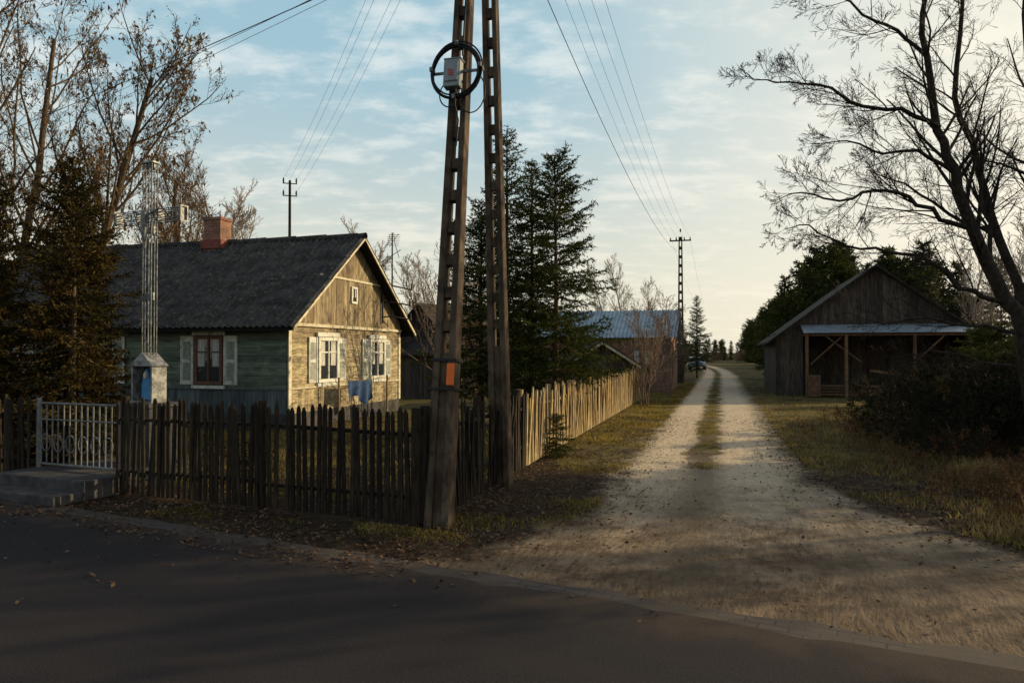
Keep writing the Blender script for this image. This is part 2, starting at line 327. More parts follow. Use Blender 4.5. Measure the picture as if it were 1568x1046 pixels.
# pole fittings (local to front leg)
g=Geo()
for zz in (1.5,1.82): g.box((0,0,zz),(.30,.225,.03))
g.build('steel_bands',m_black,ae)
g=Geo(); g.box((.095,-.125,1.66),(.085,.012,.24)); g.build('orange_warning_plate',m_orange,ae)
zc=5.2
g=Geo(); g.box((-.03,-.17,zc-.05),(.2,.12,.33)); g.box((-.03,-.24,zc-.03),(.17,.02,.26)); g.box((-.03,-.15,zc+.13),(.22,.15,.02)); o=g.build('meter_box',m_box,ae)
bv=o.modifiers.new('b','BEVEL'); bv.width=.008
g=Geo()
for k in range(3): g.box((-.03,-.254,zc-.09+k*.03),(.07,.006,.014),0,Matrix.Rotation(.3,4,'Y'))
g.build('red_logo',m_red,ae)
g=Geo()
for k in range(7):
    rr=.30+R.uniform(-.02,.02); ox,oz=R.uniform(-.015,.015),R.uniform(-.02,.02)
    g.tube([(-.0+ox+rr*math.cos(a),-.13-R.uniform(0,.01)-.008*k,zc+.0+oz+rr*1.1*math.sin(a)) for a in np.linspace(0,6.3,40)],.010,6,closed=True)
g.tube([(.2+.16*math.cos(a),-.14,zc-.28+.24*math.sin(a)) for a in np.linspace(2.4,7.2,24)],.008,6,closed=True)
g.tube([(-.05+.14*math.cos(a),-.16,zc-.28+.16*math.sin(a)) for a in np.linspace(2.,6.6,24)],.008,6,closed=True)
g.tube([(.02,-.2,zc-.2),(.03,-.22,zc-.45),(.05,-.14,zc-.6),(.03,-.12,zc-.9)],.010,6)
g.tube([(.06,-.13,zc+.2),(.07,-.13,zc+1.5),(.05,-.13,Ln-.5)],.012,6)
g.build('cable_coil',m_black,ae)
g=Geo()
for a in (0.1,1.57,3.05,4.7): g.box((.30*math.cos(a),-.16,zc+.33*math.sin(a)),(.035,.1,.05))
g.box((0,-.13,zc+.0),(.66,.02,.03)); g.build('coil_bracket',m_silver,ae)
# far concrete pole
fp=group('distant_concrete_pole',(10.5,46,0),TH); g=Geo(); slotted(g,9.1,.42,.22,.25,.16,1.9,.55,.36); g.build('slotted_concrete_leg',m_conc,fp)
g=Geo(); g.box((0,-.15,8.85),(1.3,.08,.08))
for x in (-.6,-.25,.25,.6): g.tube([(x,-.15,8.9),(x,-.15,9.05)],[.05,.03],6)
g.build('crossarm',m_black,fp)
def woodpole(loc,H,ins=True):
    e=group('wooden_utility_pole',loc,.3); g=Geo(); g.tube([(0,0,0),(0,0,H)],[.08,.05],10); g.build('pole',m_bark,e)
    g=Geo()
    for z in (H-.15,H-.65):
        g.box((0,-.1,z),(.56,.035,.035))
        for x in (-.25,.25): g.tube([(x,-.1,z),(x,-.1,z+.12),(x,-.1,z+.22)],[.022,.04,.025],8)
    g.build('insulator_arms',m_black,e)
woodpole((-9.04,30,0),8.9); woodpole((-28.7,30,0),8.3)
# wires
def wire(g,a,b,sag,r=.008):
    a=Vector(a);b=Vector(b); pts=[]
    for i in range(25):
        t=i/24; p=a.lerp(b,t); p.z-=sag*4*t*(1-t); pts.append(tuple(p))
    g.tube(pts,r*.5,4)
g=Geo()
for k,(ox,oz) in enumerate(((-.28,8.95),(.28,8.95),(-.28,8.45),(.28,8.45))):
    wire(g,(-9.04+ox,30,oz),(-.38+ox*.9,9.38,9.5-.35*(k//2)),.35,.007)
for k in range(4): wire(g,(10.5-.6+.4*k,46,9.05),(-.5+.28*k,9.38,9.5-.1*k),.7,.008)
wire(g,(10.3,46,8.2),(-.35,9.38,8.3),.9,.016)
wire(g,(-28.7,30,7.9),(-.55,9.2,7.2),.25,.018); wire(g,(-28.7,30,7.4),(-.55,9.2,7.3),.35,.009); wire(g,(-28.7,30,7.2),(-.55,9.2,7.2),.4,.009)
wire(g,(10.5-.6,46,9.05),(25,100,8.5),.6,.009); wire(g,(10.5+.6,46,9.05),(26,100,8.5),.6,.009)
g.build('overhead_wires',m_black)
# ------------------------------------------------------------ house helpers
def window(g_fr,g_gl,g_cu,o,ux,z0,w,h,fw=.07,dep=.05,bars=True):
    o=Vector(o);ux=Vector(ux); n=ux.cross(Vector((0,0,1)))  # outward normal
    def bx(gg,cu,cz,su,sz,off,th):
        gg.prism(tuple(o+ux*(cu-su/2)+n*off+Vector((0,0,cz-sz/2))),tuple(ux),(0,0,1),[(0,0),(su,0),(su,sz),(0,sz)],th)
    bx(g_gl,0,z0+h/2,w,h,.0,.012)
    for s in (-1,1): bx(g_cu,s*w*.30,z0+h*.66,w*.28,h*.6,.013,.006)
    for s in (-1,1): bx(g_fr,s*(w/2),z0+h/2,fw,h+fw,.0,dep)
    bx(g_fr,0,z0+h+fw*.0,w-fw-.004,fw,.001,dep); bx(g_fr,0,z0,w-fw-.004,fw,.001,dep)
    if bars:
        bx(g_fr,0,z0+h/2,.045,h-fw-.004,.002,dep*.8); bx(g_fr,-w/4,z0+h*.68,w/2-.09,.035,.003,dep*.7); bx(g_fr,w/4,z0+h*.68,w/2-.09,.035,.003,dep*.7)
def plate(g,o,ux,u0,u1,z0,z1,off,th,mat=0):
    o=Vector(o);ux=Vector(ux);n=ux.cross(Vector((0,0,1)))
    g.prism(tuple(o+ux*u0+n*off+Vector((0,0,z0))),tuple(ux),(0,0,1),[(0,0),(u1-u0,0),(u1-u0,z1-z0),(0,z1-z0)],th,mat)
def clip(poly,a,b,c):  # keep a*x+b*y<=c
    out=[]
    for i in range(len(poly)):
        p=poly[i];q=poly[(i+1)%len(poly)]; dp=a*p[0]+b*p[1]-c;dq=a*q[0]+b*q[1]-c
        if dp<=0: out.append(p)
        if dp*dq<0: t=dp/(dp-dq); out.append((p[0]+t*(q[0]-p[0]),p[1]+t*(q[1]-p[1])))
    return out
def boards(g,o,ux,poly,w,ang,th,r,gap=.006):
    """clad convex polygon (u,z) with boards running at angle ang"""
    o=Vector(o);ux=Vector(ux);n=ux.cross(Vector((0,0,1)))
    nx,nz=-math.sin(ang),math.cos(ang); ds=[p[0]*nx+p[1]*nz for p in poly]; d=min(ds)
    while d<max(ds):
        ww=w*r.uniform(.85,1.15); p=clip(poly,nx,nz,d+ww-gap); 
        if len(p)>2: p=clip(p,-nx,-nz,-d)
        if len(p)>2:
            g.prism(tuple(o+n*r.uniform(0,.008)),tuple(ux),(0,0,1),p,th*r.uniform(.9,1.1))
        d+=ww
def corr(g,x0,x1,ya,za,yb,zb,wave=.177,amp=.025,rows=4,per=6,seed=1,th=True,mat=0):
    """corrugated slope between eave (ya,za) and ridge (yb,zb), waves along x"""
    nx=int((x1-x0)/wave*per)+1; xs=np.linspace(x0,x1,nx); wv=amp*np.cos(2*math.pi*(xs-x0)/wave)
    d=Vector((0,yb-ya,zb-za)); n=Vector((0,-(zb-za),(yb-ya))).normalized(); 
    if n.z<0:n=-n
    for k in range(rows):
        t0=k/rows-.02*(k>0); t1=(k+1)/rows; l0=.016; l1=0
        a=np.stack([xs,np.full(nx,ya+d.y*t0)+n.y*(wv+l0),np.full(nx,za+d.z*t0)+n.z*(wv+l0)],1)
        b=np.stack([xs,np.full(nx,ya+d.y*t1)+n.y*(wv+l1),np.full(nx,za+d.z*t1)+n.z*(wv+l1)],1)
        I=np.arange(nx-1); g.add(np.vstack([a,b]),np.stack([I,I+1,nx+I+1,nx+I],1),mat,True)
r=random.Random(4)
he=group('wooden_house',(-5.47,18.0,0),TH); WD=6.42; LH=11.5; WT=2.85; RZ=5.2; SL=(RZ-WT)/(WD/2)
g=Geo(); g.box((-LH/2,WD/2,1.4),(LH-.08,WD-.08,2.8)); g.prism((-LH+.05,0.06,2.8),(0,1,0),(0,0,1),[(0,0),(WD-.12,0),(WD/2-.06,RZ-2.88)],LH-.1); g.build('inner_walls',m_dark,he)
g=Geo(); g.box((-LH/2,WD/2,.2),(LH+.06,WD+.06,.4)); g.build('foundation',m_step,he)
g=Geo(); boards(g,(0,-.0,0),(1,0,0),[(-LH,1.02),(-.0,1.02),(-.0,2.84),(-LH,2.84)],.17,0,.035,r); g.build('green_plank_wall',m_green,he)
g=Geo(); boards(g,(0,-.0,0),(1,0,0),[(-LH,.4),(0,.4),(0,1.0),(-LH,1.0)],.13,math.pi/2,.03,r); plate(g,(0,0,0),(1,0,0),-LH,0,.985,1.03,.036,.03); g.build('base_boards',m_blueb,he)
g=Geo(); boards(g,(0,0,0),(0,1,0),[(0,1.02),(WD,1.02),(WD,2.56),(0,2.56)],.15,0,.03,r); boards(g,(0,0,0),(0,1,0),[(0,.4),(WD,.4),(WD,1.0),(0,1.0)],.14,math.pi/2,.03,r); g.build('gable_plank_wall',m_beige,he)
g=Geo(); tri=[(-.0,2.64),(WD,2.64),(WD,WT),(WD/2,RZ-.02),(0,WT)]
lowp=clip(tri,0,1,3.92); boards(g,(.04,0,0),(0,1,0),lowp,.15,math.pi/2,.025,r)
up=clip(tri,0,-1,-3.98); lf=clip(up,1,0,WD/2-.004); rt=clip(up,-1,0,-WD/2-.004)
boards(g,(.05,0,0),(0,1,0),lf,.12,math.radians(-55),.025,r); boards(g,(.05,0,0),(0,1,0),rt,.12,math.radians(55),.025,r); g.build('gable_boards',m_gable,he)
g=Geo(); plate(g,(0,0,0),(0,1,0),-.03,WD+.03,2.56,2.64,.005,.10)
u0=(3.92-WT)/SL; plate(g,(0,0,0),(0,1,0),u0,WD-u0,3.92,3.98,.03,.07)
plate(g,(0,0,0),(0,1,0),-.03,.10,.4,2.55,.036,.03); plate(g,(0,0,0),(0,1,0),WD-.1,WD+.03,.4,2.55,.036,.03)
plate(g,(0,0,0),(0,1,0),.11,WD-.11,.99,1.04,.034,.04)
for s in (0,1):
    ya=-.42 if s==0 else WD+.42; za=WT-.42*SL
    g.prism((.42,0,0),(0,1,0),(0,0,1),[(ya,za-.12),(WD/2,RZ-.10),(WD/2,RZ-.02),(ya,za-.02)] if s==0 else [(WD/2,RZ-.10),(ya,za-.12),(ya,za-.02),(WD/2,RZ-.02)],.03)
g.build('trim_boards',m_trim,he)
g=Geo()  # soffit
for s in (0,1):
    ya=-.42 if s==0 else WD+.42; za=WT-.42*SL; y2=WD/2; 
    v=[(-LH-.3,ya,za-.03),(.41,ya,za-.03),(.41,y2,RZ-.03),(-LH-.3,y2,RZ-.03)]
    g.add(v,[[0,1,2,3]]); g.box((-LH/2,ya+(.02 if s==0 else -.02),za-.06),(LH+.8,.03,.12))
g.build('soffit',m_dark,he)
g=Geo(); corr(g,-LH-.35,.47,-.47,WT-.47*SL,WD/2,RZ,seed=1); corr(g,-LH-.35,.47,WD+.47,WT-.47*SL,WD/2,RZ,seed=2)
x=-LH-.35
while x<.4: g.tube([(x,WD/2,RZ+.0),(min(x+1.05,.47),WD/2,RZ+.015)],[.085,.095],8); x+=1.0
g.build('corrugated_roof',m_roof,he)
gf,gg,gc,gs,gb=Geo(),Geo(),Geo(),Geo(),Geo()
def shutters(g2,o,ux,u,w,z0,h,sw,off=.045):
    for s in (-1,1):
        c=u+s*(w/2+.08+sw/2); plate(g2,o,ux,c-sw/2,c+sw/2,z0-.04,z0+h+.04,off,.02)
        for zz in (z0+.06,z0+h/2+.02): plate(gb,o,ux,c-sw/2+.08,c+sw/2-.08,zz,zz+h/2-.12,off+.0215,.006)
        for uu in (c-sw/2+.02,c+sw/2-.02): plate(g2,o,ux,uu-.02,uu+.02,z0-.04,z0+h+.04,off+.021,.016)
    plate(g2,o,ux,u-w/2-.1,u+w/2+.1,z0-.14,z0-.06,off,.07); plate(g2,o,ux,u-w/2-.1,u+w/2+.1,z0+h+.06,z0+h+.17,off,.06)
for u in (1.83,4.75): window(gs,gg,gc,(.045,u,0),(0,1,0),1.16,.95,1.1,.09,.06); shutters(gs,(0,0,0),(0,1,0),u,.95,1.16,1.1,.40)
window(gs,gg,gc,(.08,3.22,0),(0,1,0),3.32,.28,.42,.06,.04,False)
for u in (-2.2,-5.6,-8.6): window(gf,gg,gc,(u,-.05,0),(1,0,0),1.14,.74,1.14,.08,.05); shutters(gs,(0,0,0),(1,0,0),u,.74,1.14,1.14,.38,.05)
gf.build('brown_window_frames',m_brownf,he); gg.build('window_panes',m_glass,he); gc.build('curtains',m_curtain,he); gs.build('shutters_and_frames',m_white,he); gb.build('shutter_panels',m_panel,he)
g=Geo(); g.box((-4.4,WD/2-.1,5.35),(.58,.5,1.15)); g.box((-4.4,WD/2-.1,5.89),(.65,.57,.08)); g.build('chimney',m_brick,he)
g=Geo(); g.box((-4.4,WD/2-.1,5.12),(.70,.62,.26)); g.build('chimney_flashing',m_flash,he)
g=Geo()
for k,(z,l) in enumerate(((3.95,.9),(3.45,.75),(3.0,.8))): g.tube([(.08,5.1,z),(.08+l*.3,5.25,z+.02),(.5+l*.2,5.5+l*.5,z-.05)],.025,6); g.tube([(.5+l*.2,5.5+l*.5,z-.08),(.5+l*.2,5.5+l*.5,z+.15)],[.035,.025],6)
g.tube([(.12,5.0,2.8),(.12,5.0,4.05)],.03,6); g.build('wire_brackets',m_black,he)
# tv antenna
te=group('tv_antenna',(-4.3,26.5,0),.3); g=Geo(); g.tube([(0,0,0),(0,0,6.2)],[.035,.025],6); g.tube([(-.1,0,5.7),(.15,-.5,6.1)],.012,4)
for k in range(6): g.tube([(-.22,-.1*k,5.75+.06*k),(.22,-.1*k,5.75+.06*k)],.008,4)
g.tube([(-.25,0,5.3),(-.05,-.0,5.35),(.3,0,5.6)],.012,4); g.tube([(.25,0,5.3),(.1,0,5.8),(.05,0,6.2)],.012,4); g.build('mast_and_elements',m_black,te)
# laundry
le=group('laundry_line',(-4.15,20.3,0),1.1); g=Geo(); 
for x in (-.9,1.2): g.tube([(x,0,0),(x,0,1.25)],.03,6)
g.tube([(-.9,0,1.22),(0,0,1.13),(1.2,0,1.22)],.006,4); g.build('posts',m_fence2,le)
g=Geo(); U=np.linspace(-.55,.5,28); Z=np.linspace(0,1,12); vv=[(u,.05*math.sin(u*17+z*1.5)*(.3+z),1.14-z*(.55+.14*math.sin(u*7))) for z in Z for u in U]
I,J=np.meshgrid(np.arange(27),np.arange(11)); I=I.ravel();J=J.ravel(); g.add(vv,np.stack([J*28+I,J*28+I+1,(J+1)*28+I+1,(J+1)*28+I],1),0,True); g.build('blue_sheet',m_cloth,le)
# ------------------------------------------------------------ cross shrine
ce=group('wayside_cross',(-5.42,11.05,0),math.radians(-24)); g=Geo()
def truss(g,a,b,w,r0=.0085,nz=10,side=Vector((1,0,0))):
    a=Vector(a);b=Vector(b);d=(b-a); y=Vector((0,1,0)); s=side
    for sx in (-1,-.4,.4,1):
        for sy in (-1,1): g.tube([tuple(a+s*sx*w/2+y*sy*.05),tuple(b+s*sx*w/2+y*sy*.05)],r0,5)
    for k in range(nz):
        t=k/nz;t2=(k+1)/nz; sg=1 if k%2 else -1
        g.tube([tuple(a+d*t+s*sg*w/2-y*.045),tuple(a+d*t2-s*sg*w/2-y*.045)],r0*.6,4)
    for t in np.linspace(0,1,4):
        c=a+d*t; g.beam(tuple(c-s*w/2),tuple(c+s*w/2),.02,.11)
truss(g,(0,0,1.75),(0,0,4.72),.18,nz=14); truss(g,(-.66,0,3.93),(.66,0,3.93),.18,nz=8,side=Vector((0,0,1)))
for sx in (-.69,.69):
    for q in ((0,.11,.14,.02),(0,-.11,.14,.02)): g.box((sx,0,3.93+q[1]),(.02,q[2],q[3]))
    for q in (-.06,.06): g.box((sx,q,3.93),(.02,.02,.2))
g.box((0,0,4.74),(.24,.12,.02)); g.tube([(0,-.06,3.93),(0,-.1,3.6)],.02,6); g.build('steel_cross',m_silver,ce)
g=Geo()  # small corpus figure
g.tube([(0,-.09,3.45),(0,-.11,3.7),(0,-.1,3.9),(0,-.11,4.0)],[.02,.045,.055,.035],8); g.tube([(-.26,-.08,4.02),(0,-.1,3.92),(.26,-.08,4.02)],.016,6); g.build('corpus',m_silver,ce)
g=Geo(); g.box((0,0,.55),(.62,.5,1.1)); g.box((0,0,1.13),(.7,.58,.06)); g.build('pedestal',m_step,ce)
g=Geo(); w=.2
for sx in (-1,1): g.box((sx*w,0,1.43),(.03,.26,.54))
g.box((0,.12,1.43),(.4,.02,.54)); g.prism((0,.14,1.70),(1,0,0),(0,0,1),[(-.25,0),(.25,0),(0,.2)],.28); g.box((0,0,1.17),(.44,.28,.03)); g.build('shrine_case',m_silver,ce)
g=Geo(); g.prism((0,-.02,1.2),(1,0,0),(0,0,1),[(-.1,0),(.1,0),(.085,.25),(.05,.4),(0,.46),(-.05,.4),(-.085,.25)],.03); g.build('icon_robe',m_bluei,ce)
g=Geo(); g.tube([(0,-.06,1.52),(0,-.06,1.56),(0,-.06,1.61)],[.02,.035,.02],8); g.build('icon_face',m_skin,ce)
# ------------------------------------------------------------ barn
bn=group('wooden_barn',(11.8,33.0,0),TH); BW=8.;BD=9.;bt=2.6;bz=5.6; bs_=(bz-bt)/4; r=random.Random(9)
g=Geo(); boards(g,(0,0,0),(1,0,0),[(0,0),(1.1,0),(1.1,3.0),(.55,3.0),(0,2.6)],.18,math.pi/2,.03,r)
boards(g,(0,0,0),(1,0,0),[(.55,3.02),(BW-.55,3.02),(BW/2,bz-.03)],.17,math.pi/2,.03,r)
boards(g,(0,0,0),(1,0,0),[(7.5,0),(BW,0),(BW,2.6),(7.5,2.98)],.18,math.pi/2,.03,r)
boards(g,(0,2.3,0),(1,0,0),[(1.1,0),(7.5,0),(7.5,3.0),(1.1,3.0)],.2,math.pi/2,.03,r)
boards(g,(0,BD,0),(0,-1,0),[(0,0),(BD,0),(BD,2.6),(0,2.6)],.2,math.pi/2,.03,r); boards(g,(BW,0,0),(0,1,0),[(0,0),(BD,0),(BD,2.6),(0,2.6)],.2,math.pi/2,.03,r)
boards(g,(BW,BD,0),(-1,0,0),[(0,0),(BW,0),(BW,2.6),(BW/2,bz-.03),(0,2.6)],.2,math.pi/2,.03,r); g.build('board_walls',m_barnw,bn)
g=Geo(); g.box((BW/2,5.7,1.4),(BW-.2,6.5,2.8)); g.build('dark_interior',m_dark,bn)
g=Geo()
for s in (0,1):
    xa=-.4 if s==0 else BW+.4; za=bt-.4*bs_
    pts=[(xa,za),(BW/2,bz),(BW/2,bz+.08),(xa,za+.08)] if s==0 else [(BW/2,bz),(xa,za),(xa,za+.08),(BW/2,bz+.08)]
    g.prism((0,BD+.4,0),(1,0,0),(0,0,1),pts,BD+.9)
g.build('roof',m_barnr,bn)
g=Geo(); corr(g,1.0,7.6,-1.35,2.72,-.05,3.12,.1,.012,1,5); g.build('porch_tin_roof',m_tin,bn)
g=Geo()
for x in (1.15,2.7,5.3,7.4): g.tube([(x,-1.15,0),(x,-1.15,2.72)],.07,8)
g.beam((1.0,-1.15,2.66),(7.6,-1.15,2.66),.1,.1); g.beam((1.9,-1.1,2.6),(3.3,-1.1,1.5),.1,.06); g.beam((1.3,-1.1,1.4),(2.5,-1.1,2.55),.1,.06); g.beam((5.3,-1.1,1.5),(6.4,-1.1,2.6),.1,.06); g.beam((3.6,-1.2,1.15),(6.6,-1.2,.75),.12,.1)
g.build('porch_frame',m_lumber,bn)
g=Geo()
for k in range(14): g.beam((1.6+R.uniform(-.1,.1),-.9+.22*(k%4),.12+.12*(k//4)),(4.6+R.uniform(-.4,.3),-.9+.22*(k%4),.12+.12*(k//4)),.2,.09)
g.box((1.4,-1.3,.5),(.5,.3,.9)); g.build('stacked_lumber',m_lumber,bn)
# ------------------------------------------------------------ brick building with blue roof
bb=group('brick_outbuilding',(7.75,36.0,0),TH); g=Geo(); g.box((-3.6,2.5,1.35),(7.2,5,2.7)); g.prism((-7.2,0,2.7),(0,1,0),(0,0,1),[(0,0),(5,0),(2.5,1.3)],7.2); g.build('brick_walls',m_brick,bb)
g=Geo(); corr(g,-7.5,.3,-.3,2.62,2.5,4.12,.2,.02,1,5); corr(g,-7.5,.3,5.3,2.62,2.5,4.12,.2,.02,1,5); g.build('blue_metal_roof',m_bluer,bb)
gf,gg,gc=Geo(),Geo(),Geo()
for u in (-1.4,-3.6,-5.8): window(gf,gg,gc,(u,-.02,0),(1,0,0),.95,.9,1.1)
gf.build('window_frames',m_brownf,bb); gg.build('window_panes',m_glass,bb); gc.build('curtains',m_curtain,bb)
def shed(name,loc,rot,w,d,h,rz,matw=m_barnw,matr=m_barnr,trim=False):
    e=group(name,loc,rot); r=random.Random(3); g=Geo(); boards(g,(0,0,0),(1,0,0),[(0,0),(w,0),(w,h),(w/2,rz-.03),(0,h)],.16,math.pi/2,.03,r)
    boards(g,(0,d,0),(0,-1,0),[(0,0),(d,0),(d,h),(0,h)],.16,math.pi/2,.03,r); boards(g,(w,0,0),(0,1,0),[(0,0),(d,0),(d,h),(0,h)],.16,math.pi/2,.03,r); boards(g,(w,d,0),(-1,0,0),[(0,0),(w,0),(w,h),(w/2,rz-.03),(0,h)],.16,math.pi/2,.03,r); g.build('board_walls',matw,e)
    g=Geo(); sl=(rz-h)/(w/2)
    for s in (0,1):
        xa=-.3 if s==0 else w+.3; za=h-.3*sl; pts=[(xa,za),(w/2,rz),(w/2,rz+.07),(xa,za+.07)] if s==0 else [(w/2,rz),(xa,za),(xa,za+.07),(w/2,rz+.07)]
        g.prism((0,d+.3,0),(1,0,0),(0,0,1),pts,d+.6)
    g.build('roof',matr,e)
    if trim:
        g=Geo()
        for s in (0,1):
            xa=-.3 if s==0 else w+.3; za=h-.3*sl; pts=[(xa,za-.1),(w/2,rz-.1),(w/2,rz),(xa,za)] if s==0 else [(w/2,rz-.1),(xa,za-.1),(xa,za),(w/2,rz)]
            g.prism((0,-.3,0),(1,0,0),(0,0,1),pts,.03)
        g.build('bargeboards',m_trim,e)
shed('wooden_shed',(2.2,27.3,0),TH+.25,2.2,2.6,1.6,2.3,trim=True)
shed('wooden_shed',(-5.4,33,0),TH-.2,3.2,6,2.3,4.0)
shed('wooden_shed',(-3.2,30,0),TH+.9,3,4,2.0,3.2)
# ------------------------------------------------------------ trees
def rotv(d,ax,a): return Matrix.Rotation(a,3,ax)@d
def grow(P,pos,d,Ln,r0,lvl,cfg,rg):
    n=max(3,min(8,int(Ln/cfg['seg'])+2)); pts=[pos.copy()]; rad=[r0]; ml=cfg['max']; r1=max(r0*(.35 if lvl<ml else .3),cfg['rmin']); dirs=[d.copy()]
    d=d.copy(); 
    for i in range(n):
        w=cfg['wig'][lvl]; d=d+Vector((rg.gauss(0,w),rg.gauss(0,w),rg.gauss(0,w)+cfg['up'][lvl])); d.normalize()
        pos=pos+d*(Ln/n); pts.append(pos.copy()); dirs.append(d.copy()); rad.append(r0+(r1-r0)*(i+1)/n)
    P.append((pts,rad,lvl)); spawn(P,pts,dirs,rad,Ln,lvl,cfg,rg)
def spawn(P,pts,dirs,rad,Ln,lvl,cfg,rg,lo=None,count=None):
    if lvl>=cfg['max']: return
    k=count or max(1,int(cfg['n'][lvl]*rg.uniform(.7,1.3))); n=len(pts)-1; lo=cfg['lo'][lvl] if lo is None else lo
    for c in range(k):
        t=lo+(1-lo)*(c+rg.random())/k; f=t*n; i=min(int(f),n-1); fr=f-i; p=pts[i].lerp(pts[i+1],fr); dd=dirs[i+1]; rr=rad[i]+(rad[i+1]-rad[i])*fr
        ax=dd.cross(Vector((rg.gauss(0,1),rg.gauss(0,1),rg.gauss(0,1)))).normalized(); nd=rotv(dd,ax,math.radians(rg.uniform(*cfg['ang'][lvl])))
        cl=Ln*cfg['sh'][lvl]*(1.15-.65*t)*rg.uniform(.7,1.25)
        grow(P,p,nd,cl,max(rr*cfg['rr'],cfg['rmin']),lvl+1,cfg,rg)
def tubes(g,P,mats=(0,0,0,0,0)):
    for pts,rad,lvl in P: g.tube([tuple(p) for p in pts],rad,8 if rad[0]>.07 else (5 if rad[0]>.02 else 3),mats[min(lvl,4)])
def scatter_leaves(g,P,lvls,per,size,rg,mat=1,hang=True,prob=.75):
    pos=[]
    for pts,rad,lvl in P:
        if lvl in lvls:
            for k in range(per):
                if rg.random()<prob: i=rg.randint(0,len(pts)-2); pos.append(pts[i].lerp(pts[i+1],rg.random()))
    if not pos: return
    n=len(pos); p=np.array([tuple(q) for q in pos])+NR.normal(0,size*.5,(n,3)); a=NR.normal(0,1,(n,3)); a/=np.linalg.norm(a,axis=1)[:,None]
    if hang: a[:,2]-=.8
    b=np.cross(a,NR.normal(0,1,(n,3))); b/=np.linalg.norm(b,axis=1)[:,None]; s=size*NR.uniform(.6,1.4,(n,1))
    V=np.stack([p,p+a*s*.5+b*s*.35,p+a*s,p+a*s*.5-b*s*.35],1).reshape(-1,3); g.add(V,np.arange(4*n).reshape(-1,4),mat)
def spruce(seed,H,Rd,whorl=.2,dens=1.0,low=.06,nl=.06,asym=None,shape=.8,nw=.17,tf=1.0,nbr=(5,7)):
    rg=random.Random(seed); g=Geo(); g.tube([(0,0,-.1),(.03,.02,H*.5),(0,0,H)],[H*.012+.02,H*.008,.01],8); seg=[]
    z=low*H
    while z<H*.985:
        f=1-z/H; Lb=Rd*(f**shape)*(.75+.5*rg.random())*min(1,.55+(z/H-low)*3)+.10; nb=rg.randint(*nbr) if f>.08 else 4; a0=rg.random()*6.28
        for k in range(nb):
            a=a0+k*6.28/nb+rg.gauss(0,.25); l=Lb*rg.uniform(.5,1.25)
            if asym: l*=asym(a,z/H)
            el=math.radians(-8*f+45*(1-f)**2+rg.gauss(0,9)); d=Vector((math.cos(a)*math.cos(el),math.sin(a)*math.cos(el),math.sin(el))); p=Vector((0,0,z+rg.uniform(-.06,.06))); pts=[p.copy()]; ns=6
            for s in range(ns):
                d=(d+Vector((rg.gauss(0,.05),rg.gauss(0,.05),(-.10 if s<3 else .18)*f))).normalized(); p=p+d*(l/ns); pts.append(p.copy())
                seg.append((pts[-2],pts[-1],1.1 if s>0 else .4))
            g.tube([tuple(q) for q in pts],list(np.linspace(.006+.009*l,.004,ns+1)),3)
            nt=max(3,int(l/.065*tf))
            for j in range(nt):
                t=.12+.88*(j+.5)/nt; fi=t*ns; i=min(int(fi),ns-1); q=pts[i].lerp(pts[i+1],fi-i); bd=(pts[i+1]-pts[i]).normalized(); side=bd.cross(Vector((0,0,1))).normalized()*(1 if j%2 else -1)
                tl=l*.36*(1.12-t)*rg.uniform(.5,1.25)+.08; td=(bd*.75+side*rg.uniform(.45,1)+Vector((0,0,rg.uniform(-.6,.1)))).normalized(); q2=q+td*tl*.6; td.z-=.2; q3=q2+td.normalized()*tl*.45
                seg.append((q,q2,1));seg.append((q2,q3,1))
        z+=whorl*rg.uniform(.7,1.3)*(.6+.6*f)
    seg.append((Vector((0,0,H*.9)),Vector((0,0,H+.12)),1))
    A=np.array([tuple(s[0]) for s in seg]);B=np.array([tuple(s[1]) for s in seg]); wt=np.array([s[2] for s in seg]); ln=np.linalg.norm(B-A,axis=1); cnt=np.maximum(1,(ln/.022*wt*dens+NR.random_sample(len(ln))).astype(int)); idx=np.repeat(np.arange(len(A)),cnt); n=len(idx)
    t=NR.random_sample((n,1)); P=A[idx]+(B[idx]-A[idx])*t; D=(B-A)/(ln[:,None]+1e-9); D=D[idx]; rn=NR.normal(0,1,(n,3)); rn-=D*(rn*D).sum(1)[:,None]; rn/=np.linalg.norm(rn,axis=1)[:,None]+1e-9
    dr=D*.7+rn*.75; l=nl*NR.uniform(.6,1.3,(n,1)); w=np.cross(dr,NR.normal(0,1,(n,3))); w/=np.linalg.norm(w,axis=1)[:,None]; w*=nl*nw
    V=np.stack([P-w,P+w,P+dr*l],1).reshape(-1,3); g.add(V,np.arange(3*n).reshape(-1,3),1); return g
MS=[m_barkb,m_needle]; MSb=[m_barkb,m_needleb]
g=spruce(1,6.5,1.6,whorl=.18,dens=.9,low=.17,asym=lambda a,z:1.2 if math.cos(a)>0 else .95,shape=.5,nl=.08,nbr=(5,6)); o1=g.build('spruce_tree',MS,None,(1.0,17.2,0))
g2=spruce(2,7.2,1.25,whorl=.2,dens=.9,low=.12,shape=.55,nl=.08,nbr=(5,6)); o2=g2.build('spruce_tree',MS,None,(-.12,17.6,0),1.)
obj('spruce_tree',o1.data,None,(-.75,18.3,0),2.,.86); obj('spruce_tree',o2.data,None,(.5,18.4,0),4.,.93)
g3=spruce(3,5.3,1.5,whorl=.16,dens=1.,low=.03,nl=.08,shape=.6); o3=g3.build('spruce_tree',MSb,None,(-7.75,13.0,0))
